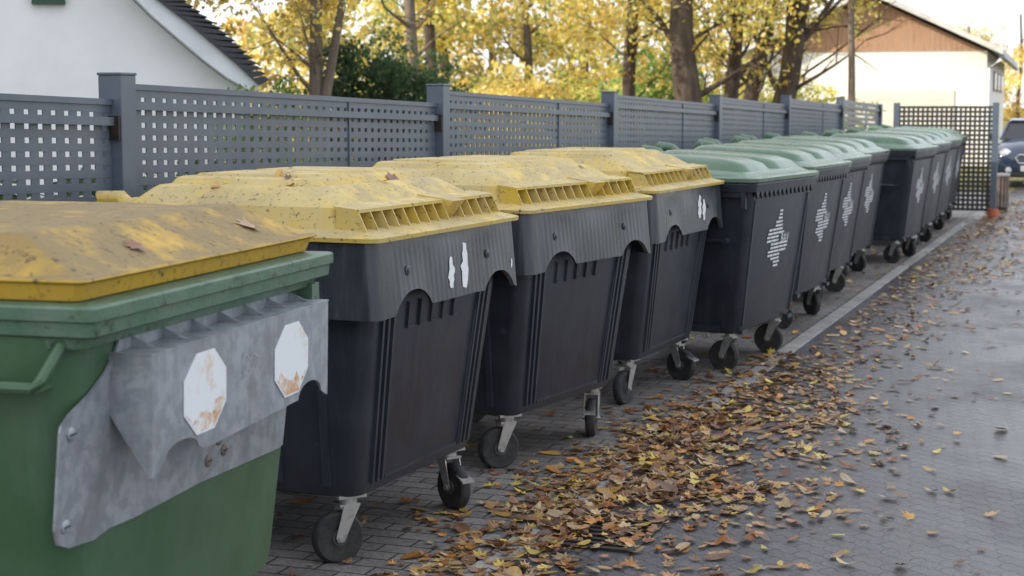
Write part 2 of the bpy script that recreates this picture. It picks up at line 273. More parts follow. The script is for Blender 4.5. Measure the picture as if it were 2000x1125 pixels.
# ------------------------------------------------------------------ container with collar and yellow lid
def make_A(name):
    root=empty(name,(0,0,0))
    fx=lambda z: .42+.115*(z-.25)/.94
    wy=lambda z: (.52+.085*(z-.25)/.94)/.6
    b=MB()
    b.loft([rr(.25,-.38,.38,-.48,.48,.06),rr(.262,-.41,.41,-.51,.51,.06),rr(.30,-.426,.426,-.525,.525,.06),rr(1.19,-.535,.535,-.605,.605,.06)])
    for s in (-1,1):
        for y in (.50,.455,.41): strip(b,fx,*(sorted((s*y,s*(y-.022)))),.30,1.15,.012,wy)
        strip(b,fx,*(sorted((s*.40,s*.375))),.30,.86,.007,wy)
    for k in range(5):
        y=-.28+k*.105; strip(b,fx,y,y+.010,.86,.96,.010,wy); strip(b,fx,y+.010,y+.06,.86,.868,.009,wy)
    strip(b,fx,-.37,.37,.30,.315,.006,wy)
    for s in (-1,1):
        for x in (-.3,-.1,.1,.3):
            vs=[]
            for z in (.30,1.1):
                yy=s*(wy(z)*.6)
                for dx,dy in ((-.02,-.01),(-.015,.01),(.015,.01),(.02,-.01)): vs.append((x+dx,yy+s*dy,z))
            b.add(vs,[(0,1,5,4),(1,2,6,5),(2,3,7,6),(0,3,2,1),(4,5,6,7)])
    b.build('body',M['black'],root,smooth=40)
    def outline(k,rip):
        x0,x1,yy=-.56-.01*k,.558+.022*k,.652+.008*k; r=.05; pts=[]
        ny=120
        for i in range(ny+1):
            y=-yy+r+(2*(yy-r))*i/ny
            d=rip*.0016*math.sin(2*PI*y/.04) if abs(y)<.52 else 0
            d+=rip*.004*math.cos(y*9)*(abs(y)<.55)*.5
            pts.append((x1+d,y))
        for cx,cy,a0 in ((x1-r,yy-r,0),(x0+r,yy-r,90),(x0+r,-yy+r,180),(x1-r,-yy+r,270)):
            for i in range(0 if a0 else 1,7 if a0!=270 else 6): pts.append((cx+r*math.cos(R(a0+15*i)),cy+r*math.sin(R(a0+15*i))))
        return pts
    def zbot(x,y):
        z=.934
        if x>.45:
            z=.950 if abs(y)<.2 else .934+.016*max(0,(.62-abs(y))/.42)
            for c in (-.36,.44):
                d=abs(y-c)/.155
                if d<1: z=max(z,z+.074*(1-d**2.4))
        return z
    rings=[]
    for k,rip in ((0,0),(.13,0),(.22,1),(.6,1),(.85,1),(1,.6)):
        o=outline(k,rip); rings.append([(x,y,1.204-(1.204-zbot(x,y))*k) for x,y in o])
    o=outline(1,0); rings.append([(x*.975,y*.98,zbot(x,y)) for x,y in o])
    rings.append([(x*.955,y*.96,1.19) for x,y in outline(0,0)])
    b=MB(); b.loft(rings,cap0=True,cap1=False); col=b.build('collar',M['collar'],root,smooth=40)
    for y in (-.40,.33):
        b=MB(); b.lathe((.570,y,1.09),(1,0,0),[(.018,-.01),(.018,.002),(.014,.004),(.009,.004),(.008,.007),(.002,.008)],18); b.build('bolt',M['collar'],col,smooth=30)
    b=MB()
    def step(z,x0,x1,y,r): return rr(z,x0,x1,-y,y,r,n=4)
    b.loft([step(1.207,-.57,.582,.668,.05),step(1.222,-.572,.584,.67,.05),step(1.226,-.568,.580,.666,.05),step(1.245,-.54,.49,.62,.05),
            step(1.248,-.53,.405,.605,.05),step(1.322,-.51,.385,.585,.05),step(1.330,-.50,.375,.575,.05),step(1.380,-.44,.29,.52,.045),step(1.386,-.43,.275,.505,.045),
            step(1.390,-.40,.245,.475,.045),step(1.412,-.385,.225,.455,.04),step(1.417,-.37,.205,.435,.035)])
    lid=b.build('lid',M['yellow'],root,smooth=18)
    b=MB()
    for yc in (-.21,.21): b.loft([rr(1.414,-.33,.16,yc-.19,yc+.19,.02,n=3),rr(1.427,-.32,.15,yc-.18,yc+.18,.02,n=3)])
    b.build('lid_panel',M['yellow'],lid,smooth=18)
    b=MB()
    for y0,y1 in ((-.60,.10),(.24,.60)):
        b.add([(.38,y0,1.329),(.480,y0,1.318),(.480,y1,1.318),(.38,y1,1.329),(.38,y0,1.317),(.480,y0,1.306),(.480,y1,1.306),(.38,y1,1.317)],[(0,1,2,3),(7,6,5,4),(1,0,4,5),(2,1,5,6),(3,2,6,7),(0,3,7,4)])
        n=int((y1-y0)/.085)
        for i in range(n+1):
            y=y0+(y1-y0-.006)*i/n
            b.add([(.39,y,1.24),(.515,y,1.234),(.478,y,1.310),(.39,y,1.319),(.39,y+.006,1.24),(.515,y+.006,1.234),(.478,y+.006,1.310),(.39,y+.006,1.319)],[(0,1,2,3),(7,6,5,4),(0,4,5,1),(1,5,6,2),(2,6,7,3),(3,7,4,0)])
    b.add([(.37,.10,1.338),(.520,.115,1.312),(.520,.225,1.312),(.37,.24,1.338),(.38,.10,1.24),(.46,.115,1.24),(.46,.225,1.24),(.38,.24,1.24)],[(0,1,2,3),(7,6,5,4),(1,0,4,5),(2,1,5,6),(3,2,6,7),(0,3,7,4)])
    b.build('grip_ledge',M['yellow'],lid)
    b=MB()
    for s in (-1,1): b.tube([(-.50,s*.52,1.27),(-.58,s*.52,1.33),(-.66,s*.52,1.33),(-.68,s*.52,1.27)],[.03,.035,.035,.03],10)
    b.cyl((-.66,0,1.31),(0,1,0),.014,1.1,12); b.build('hinge',M['yellow'],lid,smooth=40)
    for s in (-1,1):
        b=MB(); b.cyl((0,s*.64,1.05),(0,1,0),.03,.08,16); b.build('lifting_peg',M['black'],root,smooth=40)
    for (x,y,r_,p) in ((.34,-.445,.9,False),(.34,.445,2.6,True),(-.34,-.445,1.2,False),(-.34,.445,.2,False)):
        make_caster(root,x,y,.262,r_,p)
    return root
# ------------------------------------------------------------------ container with green lid
def text_polys(s,size):
    cu=bpy.data.curves.new('t','FONT'); cu.body=s; cu.size=size; cu.align_x='CENTER'; o=bpy.data.objects.new('t',cu); C.objects.link(o)
    bpy.context.view_layer.update(); dg=bpy.context.evaluated_depsgraph_get(); me=bpy.data.meshes.new_from_object(o.evaluated_get(dg))
    vs=[tuple(v.co) for v in me.vertices]; fs=[tuple(p.vertices) for p in me.polygons]
    bpy.data.objects.remove(o); bpy.data.curves.remove(cu); bpy.data.meshes.remove(me); return vs,fs
def make_B(name):
    root=empty(name,(0,0,0))
    fx=lambda z: .42+.115*(z-.25)/.94
    wy=lambda z: (.52+.085*(z-.25)/.94)/.6
    b=MB(); b.loft([rr(.25,-.38,.38,-.48,.48,.05),rr(.265,-.41,.41,-.51,.51,.05),rr(.30,-.426,.426,-.525,.525,.05),rr(1.18,-.533,.533,-.604,.604,.05)])
    for s in (-1,1): strip(b,fx,*(sorted((s*.555,s*.53))),.30,1.1,.008,wy)
    b.box(-.3,.3,-.545,.545,.262,.30); b.box(-.42,.44,-.5,-.42,.25,.275); b.box(-.42,.44,.42,.5,.25,.275)
    body=b.build('body',M['black'],root,smooth=35)
    b=MB(); b.loft([rr(1.155,-.555,.56,-.655,.655,.05),rr(1.20,-.56,.568,-.662,.662,.05),rr(1.212,-.555,.562,-.655,.655,.05)])
    n=14
    for i in range(n):
        y0=-.6+1.2*i/n; y1=y0+1.2/n*.9
        b.add([(.552,y0,1.157),(.552,y1,1.157),(.548,(y0+y1)/2,1.11),(.535,y0,1.157),(.535,y1,1.157),(.535,(y0+y1)/2,1.11)],[(0,1,2),(3,5,4),(0,2,5,3),(1,4,5,2)])
    for s in (-1,1):
        b.box(-.5,.5,s*.63-.012,s*.63+.012,1.12,1.157); b.box(.47,.50,s*.64-.012,s*.64+.012,1.05,1.157)
    b.build('rim',M['black'],root,smooth=35)
    for s in (-1,1):
        b=MB(); y=s*.585; b.cyl((.15,y,.85),(0,1,0),.022,.1,12); b.tube([(.15,y+s*.05,.85),(.36,y+s*.05,.845)],.014,10); b.cyl((.36,y,.845),(0,1,0),.02,.12,12)
        b.build('side_handle',M['black'],root,smooth=40)
    fz=lambda x,y: -.05*(x+.2)
    g0=lambda z,x0,x1,y,r: rr(z,x0,x1,-y,y,r,fz=fz)
    b=MB(); b.loft([rr(1.214,-.565,.575,-.668,.668,.06),rr(1.236,-.567,.577,-.67,.67,.06),rr(1.246,-.55,.56,-.655,.655,.07),g0(1.280,-.53,.535,.625,.09),g0(1.305,-.50,.49,.58,.11),g0(1.312,-.45,.40,.50,.12),g0(1.313,-.3,.2,.35,.1)])
    for y0,y1 in ((-.55,-.05),(.05,.55)):
        b.loft([rr(1.290,-.42,.49,y0,y1,.07,fz=fz),rr(1.347,-.395,.43,y0+.025,y1-.025,.07,fz=fz),rr(1.374,-.35,.34,y0+.065,y1-.065,.07,fz=fz),rr(1.380,-.28,.24,y0+.13,y1-.13,.06,fz=fz)])
    lid=b.build('lid',M['lidgreen'],root,smooth=50)
    b=MB()
    for s in (-1,1):
        b.tube([(-.48,s*.5,1.30),(-.56,s*.5,1.36),(-.66,s*.5,1.375),(-.70,s*.5,1.33)],[.03,.034,.036,.03],10)
        b.tube([(-.64,s*.5-.09,1.355),(-.64,s*.5+.09,1.355)],.026,10)
    b.cyl((-.63,0,1.31),(0,1,0),.014,1.15,12); b.build('hinge',M['lidgreen'],lid,smooth=40)
    b=MB(); rnd=random.Random(3)
    prof=[(-.02,.04),(-.02,.04),(-.03,.05),(-.07,.06),(-.07,.07),(-.19,.09),(-.20,.12),(-.21,.02),(-.21,.02),(-.12,.22),(-.12,.22),(-.16,.20),(-.16,.08),(-.09,.08),(-.03,.09),(-.02,.07)]
    zc=.82
    for i,(a,c) in enumerate(prof):
        z=zc+.18-i*.024; y=a
        while y<c-.008:
            l=min(rnd.uniform(.05,.12),c-y); b.add([(fx(z)+.004,y,z),(fx(z)+.004,y+l,z),(fx(z+.013)+.004,y+l,z+.013),(fx(z+.013)+.004,y,z+.013)],[(0,1,2,3)]); y+=l+.006
    vs,fs=text_polys('BAV',.09)
    b.add([(fx(zc+v[1]-.03)+.0045,.15+v[0],zc+v[1]-.03) for v in vs],fs)
    b.build('printed_emblem',M['white'],body)
    for (x,y,r_,p) in ((.34,-.445,.35,False),(.34,.445,-.3,False),(-.34,-.445,.9,False),(-.34,.445,.2,False)):
        make_caster(root,x,y,.262,r_,p)
    return root
def place(o,X,Y,a):
    a=R(a); o.location=(X-.42*math.cos(a),Y+.42*math.sin(a),0); o.rotation_euler=(0,0,-a)
protoA=make_A('waste_container'); A=[protoA,copy_tree(protoA),copy_tree(protoA)]
posA=[(-2.545,5.80,2),(-2.498,7.47,9),(-2.486,9.28,3)]
labA=['black waste container with dirty yellow lid directly beside the green container, torn stickers on collar','middle one of the three black containers with yellow lids, no stickers on its collar','black yellow-lidded waste container standing beside the first green-lidded one']
for o,p,l in zip(A,posA,labA): place(o,*p); tag(o,l,'waste container','black containers with yellow lids')
protoB=make_B('waste_container')
posB=[(-2.169,10.6,7.0),(-2.24,12.7,4),(-2.32,14.45,3),(-2.41,16.35,3),(-2.14,18.25,4),(-2.19,20.35,3),(-2.25,22.45,3),(-2.33,24.6,0)]
ordn=['black container with pale green lid, first one beyond the yellow-lidded containers, whole side visible','second green-lidded black container in the nearer group of four','third green-lidded black container in the nearer group of four','last green-lidded black container of the nearer four, set furthest back toward the fence','first green-lidded black container of the farther four, jutting out past its neighbours','second green-lidded black container of the farther group of four','third green-lidded black container of the farther group of four','farthest green-lidded black container, right beside the black lattice screen']
Bs=[protoB]+[copy_tree(protoB) for _ in range(7)]
for o,p,l in zip(Bs,posB,ordn): place(o,*p); tag(o,l,'waste container','black containers with green lids')
for k,o in enumerate(A+Bs):
    for c in children(o):
        if c.name.startswith('caster_fork') and k>0: c.rotation_euler[2]+=random.uniform(-.7,.7)
def torn(parent,specs):
    for (y,z,wd,h,sd_) in specs:
        rn=random.Random(sd_); n=9; b=MB(); L_=[];R_=[]
        for i in range(n):
            t=i/(n-1); zz=z-h/2+h*t; k=math.sin(PI*min(.95,max(.08,t)))**.4; c=y+.25*wd*(t-.5)
            L_.append((c-wd/2*k*rn.uniform(.4,1),zz+rn.uniform(-.004,.004))); R_.append((c+wd/2*k*rn.uniform(.4,1),zz+rn.uniform(-.004,.004)))
        xf=lambda yy,zz: .5625+.022*(1.204-zz)/.27
        vs=[]; fs=[]
        for a_,c_ in zip(L_,R_): vs+=[(xf(*a_),*a_),(xf(*c_),*c_)]
        for i in range(n-1): fs.append((2*i,2*i+1,2*i+3,2*i+2))
        b.add(vs,fs); b.build('torn_sticker',M['white'],parent)
colA=[next(c for c in children(o) if c.name.startswith('collar')) for o in A]
torn(colA[0],[(-.03,1.05,.07,.12,1),(.10,1.065,.085,.17,2),(.57,1.03,.02,.035,3)])
torn(colA[2],[(.15,1.09,.09,.13,5),(.23,1.07,.08,.12,6)])
# ------------------------------------------------------------------ green container
def make_G():
    a=R(-5.5); root=empty('waste_container',(-2.097-.58*math.cos(a),3.617+.58*math.sin(a),0),-a)
    tag(root,'green waste container with galvanised front plate, two white octagons and low yellow lid','waste container')
    fx=lambda z: .430+.080*(z-.33)/.85
    b=MB(); b.loft([rr(.33,-.40,.40,-.57,.55,.07),rr(.345,-.44,.427,-.605,.585,.08),rr(.40,-.455,.437,-.62,.60,.08),rr(1.20,-.53,.512,-.688,.672,.08)])
    b.build('body',M['green'],root,smooth=40)
    b=MB(); b.loft([rr(1.186,-.555,.566,-.690,.682,.02),rr(1.190,-.565,.575,-.698,.692,.02),rr(1.222,-.566,.577,-.70,.695,.02),rr(1.224,-.567,.586,-.708,.702,.02),rr(1.252,-.567,.586,-.708,.702,.02),rr(1.256,-.562,.581,-.703,.697,.02),rr(1.259,-.50,.50,-.64,.64,.02)])
    b.loft([rr(1.160,-.53,.536,-.680,.668,.03),rr(1.1865,-.54,.544,-.684,.674,.03)])
    b.box(.49,.553,.60,.655,1.09,1.17)
    rim=b.build('rim',M['greenrim'],root,smooth=30,bevel=.002)
    for s in (-1,1):
        b=MB(); y=s*.675
        b.tube([(.49,y,1.175),(.475,y+s*.07,1.10),(.46,y+s*.075,1.085),(.12,y+s*.075,1.085),(.10,y+s*.07,1.10),(.09,y,1.175)],.013,8)
        b.add([(.46,y-s*.02,1.085),(.12,y-s*.02,1.085),(.12,y+s*.075,1.08),(.46,y+s*.075,1.08),(.46,y-s*.02,1.077),(.12,y-s*.02,1.077),(.12,y+s*.075,1.072),(.46,y+s*.075,1.072)],[(0,1,2,3),(7,6,5,4),(0,4,5,1),(1,5,6,2),(2,6,7,3),(3,7,4,0)])
        b.build('side_handle',M['green'],rim,smooth=40)
    px=lambda y,z: fx(z)+.010
    pts=[(-.715,.985),(-.71,1.0),(-.68,1.02),(-.60,1.05),(-.53,1.09),(-.49,1.13),(-.475,1.158),(.52,1.158),(.52,.90),(.535,.875),(.56,.86),(.55,.705),(.52,.70),(.0,.715),(-.35,.71),(-.47,.715),(-.54,.705),(-.65,.715),(-.70,.735),(-.715,.77)]
    b=MB(); b.poly(pts[::-1],px,.006); pl=b.build('front_plate',M['galv'],root)
    for (y,z,m) in ((-.672,.975,'galv'),(-.675,.770,'galv'),(.10,.81,'rust'),(.135,.775,'rust'),(.04,.765,'rust')):
        b=MB(); b.lathe((px(y,z),y,z),(1,0,0),[(.016,-.002),(.016,.003),(.012,.006),(.004,.007)],18); b.build('screw',M[m],pl,smooth=40)
        b=MB(); b.box(px(y,z)+.0065,px(y,z)+.0085,y-.012,y+.012,z-.0018,z+.0018); b.build('screw_slot',M['fencedark'],pl)
    pf=lambda y,z: .612-.006*(1.125-z)/.27
    for k in range(7):
        y=-.42+k*.155; b=MB()
        b.add([(px(0,1.1),y,1.158),(px(0,1.1)-.004,y,1.128),(.575,y,1.1305),(px(0,1.1),y+.006,1.158),(px(0,1.1)-.004,y+.006,1.128),(.575,y+.006,1.1305)],[(0,1,2),(5,4,3),(0,3,4,1),(1,4,5,2),(2,5,3,0)])
        b.build('gusset',M['galv'],pl)
    zb=[(-.50,.846),(-.485,.852),(-.45,.868)]
    for i in range(13):
        t=PI*(1-i/12); zb.append((-.355+.085*math.cos(t),.876+.030*math.sin(t)))
    zb+=[(-.25,.866),(-.21,.860),(.0,.866),(.30,.874)]
    for i in range(13):
        t=PI*(1-i/12); zb.append((.44+.085*math.cos(t),.876+.040*math.sin(t)))
    zb+=[(.545,.865),(.57,.855)]
    b=MB(); vs=[]
    for (y,z) in zb: vs+=[(pf(y,z),y,z),(pf(y,1.125),y,1.125),(pf(y,z)-.004,y,z),(pf(y,1.125)-.004,y,1.121)]
    fs=[]
    for i in range(len(zb)-1):
        o=i*4; q=o+4; fs+=[(o,q,q+1,o+1),(o+2,o+3,q+3,q+2),(o,o+2,q+2,q)]
    b.add(vs,fs)
    for y,zl in ((-.504,.846),(.570,.855)):
        bx_=[(.49,1.125),(.6118,1.125),(.606,zl),(.596,zl),(.50,.99)]
        v2=[(x,y,z) for x,z in bx_]+[(x,y+.004,z) for x,z in bx_]; n=5
        b.add(v2,[tuple(range(n)),tuple(range(2*n-1,n-1,-1))]+[((i+1)%n,i,n+i,n+(i+1)%n) for i in range(n)])
    b.box(.49,.6135,-.505,.575,1.1255,1.1295)
    b.build('projecting_panel',M['galv'],pl)
    for yc,zc in ((-.235,1.000),(.30,.998)):
        oc=[(yc+.125*math.cos(R(22.5+45*i)),zc+.106*math.sin(R(22.5+45*i))) for i in range(8)]
        b=MB(); b.poly(oc,lambda y,z: pf(y,z)+.003,.002); st=b.build('octagonal_sticker',M['octa'],pl)
        rn=random.Random(int(yc*100)); lo=[p for p in oc if p[1]<zc]; lo.sort()
        # ragged rust stain across the lower quarter of the sticker
        top_=[(yc+.10*(1-2*i/9),zc-.045+rn.uniform(-.022,.022)) for i in range(10)]
        b=MB(); cen=(yc,zc); k_=.95; pts2=[(yc+(p[0]-yc)*k_,zc+(p[1]-zc)*k_) for p in lo]+top_
        b.poly(pts2,lambda y,z: pf(y,z)+.0035,.0004); b.build('rust_stain',M['octarust'],pl)
    vs,fs=text_polys('NOMBA',.026); b=MB(); b.add([(pf(0,1.0)+.0025,.03+v[0],1.0+v[1]) for v in vs],fs)
    o=[(-.03,1.035),(.0,1.055),(.03,1.036),(.05,1.05),(.08,1.035)]
    for i in range(4):
        (y0,z0),(y1,z1)=o[i],o[i+1]; b.add([(pf(0,1.03)+.002,y0,z0),(pf(0,1.03)+.002,y1,z1),(pf(0,1.03)+.002,y1,z1+.003),(pf(0,1.03)+.002,y0,z0+.003)],[(0,1,2,3)])
    b.build('maker_mark',mat('faint_print',(.42,.45,.49),None,rough=.5,bump=0),pl)
    b=MB(); q=lambda z,x0,x1,y0,y1,r: rr(z,x0,x1,y0,y1,r,n=1)
    b.loft([q(1.260,-.55,.515,-.65,.662,.015),q(1.298,-.553,.528,-.66,.674,.015),q(1.304,-.55,.545,-.672,.690,.015),q(1.311,-.545,.540,-.668,.685,.015),q(1.313,-.52,.510,-.64,.66,.015),q(1.398,-.42,.335,-.545,.575,.015)])
    lid=b.build('lid',M['yellow_old'],root,bevel=.003)
    b=MB()
    for s in (-1,1): b.tube([(-.48,s*.5,1.33),(-.56,s*.5,1.38),(-.66,s*.5,1.38),(-.68,s*.5,1.33)],[.03,.035,.035,.03],10)
    b.cyl((-.66,0,1.35),(0,1,0),.014,1.1,12); b.build('hinge',M['yellow'],lid,smooth=40)
    for (x,y,r_) in ((.34,-.46,.3),(.34,.46,1.9),(-.34,-.46,1.2),(-.34,.46,.2)): make_caster(root,x,y,.34,r_,False)
make_G()
# ------------------------------------------------------------------ leaves
def leaf_outline(kind,rn):
    if kind==0:
        spec=[(0,1),(18,.55),(35,.85),(58,.45),(80,.75),(105,.35),(140,.45),(165,.18)]
        pts=[(r*math.cos(R(a)),r*math.sin(R(a))) for a,r in spec]; pts+= [(x,-y) for x,y in pts[::-1] if y>1e-6]
    else: pts=[(math.cos(t),math.sin(t)*.45*(1-.35*math.cos(t))) for t in [2*PI*i/12 for i in range(12)]]
    return [(x*rn.uniform(.85,1.1),y*rn.uniform(.85,1.1)) for x,y in pts]
PAL=[(.50,.22,.05),(.36,.14,.04),(.22,.09,.04),(.54,.31,.08),(.62,.46,.10),(.44,.27,.13),(.15,.07,.04),(.52,.38,.20),(.34,.17,.08),(.24,.13,.07),(.42,.30,.17)]
def col_attr(me,cols):
    a=me.color_attributes.new('col','FLOAT_COLOR','CORNER'); arr=np.empty((len(me.loops),4),np.float32)
    ls=np.empty(len(me.polygons),np.int32); me.polygons.foreach_get('loop_total',ls)
    arr[:,:3]=np.repeat(np.array(cols,np.float32),ls,axis=0); arr[:,3]=1; a.data.foreach_set('color',arr.ravel())
def make_leaves(name,items,seed=11):
    vs=[];fs=[];cols=[]; rn=random.Random(seed)
    for (x,y,z,s,tilt,c) in items:
        o=leaf_outline(0 if rn.random()<.6 else 1,rn); n=len(o)
        q=Matrix.Rotation(rn.uniform(0,2*PI),3,'Z')@Matrix.Rotation(rn.uniform(-tilt,tilt),3,'X')@Matrix.Rotation(rn.uniform(-tilt,tilt),3,'Y')
        cu=rn.uniform(-.1,.5); cv=rn.uniform(-.1,.4); base=len(vs)
        pp=[q@Vector((px*s,py*s,(cu*px*px+cv*py*py)*s)) for px,py in o]
        mn=min(0,min(p.z for p in pp)); off=Vector((x,y,z-mn))
        vs.append(tuple(off)); vs+= [tuple(p+off) for p in pp]
        for i in range(n):
            fs.append((base,base+1+i,base+1+(i+1)%n)); k=rn.uniform(.82,1.15); cols.append((c[0]*k,c[1]*k,c[2]*k))
    me=bpy.data.meshes.new(name); me.from_pydata(vs,[],fs); me.materials.append(M['fallen']); col_attr(me,cols)
    o=bpy.data.objects.new(name,me); C.objects.link(o); return o
rn=random.Random(5); items=[]
def pick():
    c=rn.choice(PAL); k=rn.uniform(.5,1.1); return tuple(v*k for v in c)
def addleaf(x,y,z=0,s=None,t=.35): items.append((x,y,.014+z,s or (rn.uniform(.022,.046) if rn.random()<.8 else rn.uniform(.045,.062)),t,pick()))
clump=[(rn.gauss(-1.98,.24),rn.triangular(4.9,10.8,6.8),rn.uniform(.05,.2)) for _ in range(70)]
for i in range(1950):
    cx,cy,cr=rn.choice(clump); x=rn.gauss(cx,cr); y=rn.gauss(cy,cr*1.6)
    if x<-2.85 or y<4.5: continue
    d=max(0,1-abs(x+1.95)/.35)*max(0,1-abs(y-6.9)/2.6); addleaf(x,y,rn.uniform(0,.016)*d,t=.16+.3*d)
for i in range(600): addleaf(rn.gauss(-2.12,.15),rn.uniform(4.5,11),t=.2)
for i in range(70): addleaf(rn.uniform(-2.02,-1.66),rn.uniform(5.78,6.32),.004,t=.2)
for i in range(400):
    y=rn.triangular(5.2,10,6.8); addleaf(rn.gauss(-1.45,.3),y,t=.22)
for i in range(1600): addleaf(-1.98+abs(rn.gauss(0,.42)),rn.uniform(8.5,30),t=.22)
for i in range(1300): addleaf(rn.uniform(-2,3.2),rn.uniform(3,32),t=.2)
for i in range(800): addleaf(rn.uniform(-3.8,-2.2),rn.uniform(4.5,27),t=.2)
for i in range(1200): addleaf(rn.gauss(-1.0,.55),rn.uniform(16,34),t=.3)
lv=make_leaves('fallen_leaves',items); tag(lv,'brown and yellow autumn leaves strewn over the road and paving','fallen leaves',kind='stuff')
# ------------------------------------------------------------------ trees
def crown_mesh(name,n,rad,size,pal,seed,clumps=26,cr=(.28,.5)):
    g=np.random.default_rng(seed); cl=[]
    while len(cl)<clumps:
        p=g.uniform(-1,1,3)
        if np.linalg.norm(p)<1: cl.append(np.concatenate([p*np.array(rad),[g.uniform(*cr)*min(rad)]]))
    cl=np.array(cl); k=g.integers(0,len(cl),n); d=g.normal(size=(n,3)); d/=np.linalg.norm(d,axis=1)[:,None]
    r=g.uniform(.3,1,n)**.6; P_=cl[k,:3]+d*(cl[k,3]*r)[:,None]*np.array([1,1,.75])
    s=size*g.uniform(.6,1.3,n); u=g.normal(size=(n,3)); u/=np.linalg.norm(u,axis=1)[:,None]; v=np.cross(u,g.normal(size=(n,3))); v/=np.linalg.norm(v,axis=1)[:,None]
    u=u*s[:,None]*.5; v=v*s[:,None]*.32
    V=np.stack([P_-u,P_+v,P_+u,P_-v],1).reshape(-1,3); F=np.arange(n*4).reshape(n,4)
    me=bpy.data.meshes.new(name); me.from_pydata(V.tolist(),[],F.tolist()); me.materials.append(M['leaf'])
    pal=np.array(pal); ci=g.integers(0,len(pal),n); cc=np.minimum(.95,pal[ci]*g.uniform(.7,1.2,n)[:,None]*(0.6+.75*g.random(clumps)[k])[:,None]); col_attr(me,cc); return me
YEL=[(.82,.58,.12),(.88,.68,.18),(.74,.48,.09),(.66,.54,.14),(.86,.70,.30)]
YG=[(.60,.54,.14),(.40,.43,.11),(.74,.56,.14),(.26,.34,.09)]
GR=[(.035,.08,.03),(.05,.10,.035),(.07,.12,.04)]
LG=[(.12,.26,.06),(.2,.34,.08),(.38,.40,.09)]
cy=[crown_mesh('crown_yellow',4400,(2.6,2.6,2.4),.18,YEL,1,42,(.18,.42)),crown_mesh('crown_gold',4400,(2.4,2.4,2.6),.17,YEL+YG[:2],2,40,(.18,.42)),crown_mesh('crown_mixed',4400,(2.6,2.4,2.2),.18,YG,3,40,(.18,.42))]
sparse=crown_mesh('crown_sparse',2500,(2.3,2.3,2.3),.115,YEL+YG[:2],4,48,(.12,.35)); near=crown_mesh('crown_near',3200,(1.05,1.05,.95),.075,YEL,5,36,(.15,.4))
bushm=crown_mesh('crown_bush',6000,(.85,.85,.95),.08,GR,6,34); lgm=crown_mesh('crown_light_green',2800,(.9,.9,.9),.1,LG,8,24)
def make_tree(x,y,h,r,lean,seed,crown,cz,label,group,bark='bark',limbs=7,cs=1,crown_off=(0,0),z0=.25,fork=False):
    root=empty('tree',(x,y,0),0); tag(root,label,'tree',group)
    rn=random.Random(seed); b=MB(); n=11; pts=[];rad=[]
    ph=rn.uniform(0,6)
    for i in range(n):
        t=i/(n-1); pts.append(Vector((lean[0]*t*h+r*.5*math.sin(ph+t*7)+rn.uniform(-.1,.1)*r,lean[1]*t*h+rn.uniform(-.1,.1)*r,-.1+t*h))); rad.append(r*(1.25 if i==0 else 1)*(1-.55*t)*rn.uniform(.94,1.06))
    b.tube(pts,rad,14)
    if fork: b.tube([pts[2],pts[3]+Vector((.12,0,0)),pts[5]+Vector((.3,.1,0)),pts[8]+Vector((.55,.1,0))],[r*.7,r*.6,r*.45,r*.25],12)
    b.build('trunk',M[bark],root,smooth=60)
    b=MB()
    for i in range(limbs):
        t=rn.uniform(z0,.95); k=t*(len(pts)-1); p=pts[int(k)].lerp(pts[min(int(k)+1,len(pts)-1)],k-int(k)); a=rn.uniform(0,2*PI); L=rn.uniform(.8,2.0)*(.6+r*2); rr_=r*rn.uniform(.12,.34)
        q=[p]; d=Vector((math.cos(a),math.sin(a),rn.uniform(.2,1.1)))
        for j in range(5): d=d+Vector((rn.uniform(-.35,.35),rn.uniform(-.35,.35),rn.uniform(-.15,.3))); q.append(q[-1]+d.normalized()*L/4)
        b.tube(q,[rr_*(1-.17*j) for j in range(6)],7)
        for m_ in range(5):
            s=q[1+m_%5]; d2=Vector((rn.uniform(-1,1),rn.uniform(-1,1),rn.uniform(-.3,.8))).normalized(); e_=s+d2*L*.5+Vector((0,0,rn.uniform(-.1,.15))); b.tube([s,s+d2*L*.25,e_],[rr_*.32,rr_*.2,rr_*.07],5)
            for _ in range(2):
                d3=(d2+Vector((rn.uniform(-.8,.8),rn.uniform(-.8,.8),rn.uniform(-.6,.6)))).normalized(); s3=s+d2*L*rn.uniform(.15,.3); b.tube([s3,s3+d3*L*.15,s3+d3*L*.32],[rr_*.14,rr_*.09,rr_*.04],4)
    b.build('branches',M[bark],root,smooth=60)
    if crown:
        c=bpy.data.objects.new('crown',crown); C.objects.link(c); c.parent=root; c.location=(crown_off[0],crown_off[1],cz); c.rotation_euler=(0,0,seed*1.3); c.scale=(cs,cs,cs)
    return root
far=[(560,56),(665,50),(860,52),(950,62),(1040,50),(1140,60),(1220,52),(1390,66),(1560,74),(1990,95),(1900,110)]
for i,(px,fw) in enumerate(far):
    x,y=P(px,fw); s=1.0+.25*((i*7)%3)/2
    make_tree(x,y,7,.13+.04*(i%3),(random.uniform(-.08,.08),0),20+i,cy[i%3],[3.4,3.9,2.9][i%3],'yellow autumn tree in the hazy wood behind the fence','autumn trees in the wood behind the fence',limbs=5,cs=s)
for i,(px,fw,c) in enumerate([(700,42,2),(980,40,0),(1150,44,2),(1290,40,2),(890,46,2),(1440,46,2),(1540,44,2)]):
    x,y=P(px,fw); root=empty('autumn_shrub',(x,y,0)); tag(root,'low yellow-green shrub under the trees behind the fence','shrub','shrubs under the trees')
    b=MB(); b.tube([(0,0,0),(.05,0,.6),(0,.1,1.2)],[.08,.06,.03],8); b.build('stem',M['bark'],root,smooth=60)
    o=bpy.data.objects.new('foliage',cy[c]); C.objects.link(o); o.parent=root; o.location=(0,0,1.2); o.scale=(.75,.75,.6); o.rotation_euler=(0,0,i)
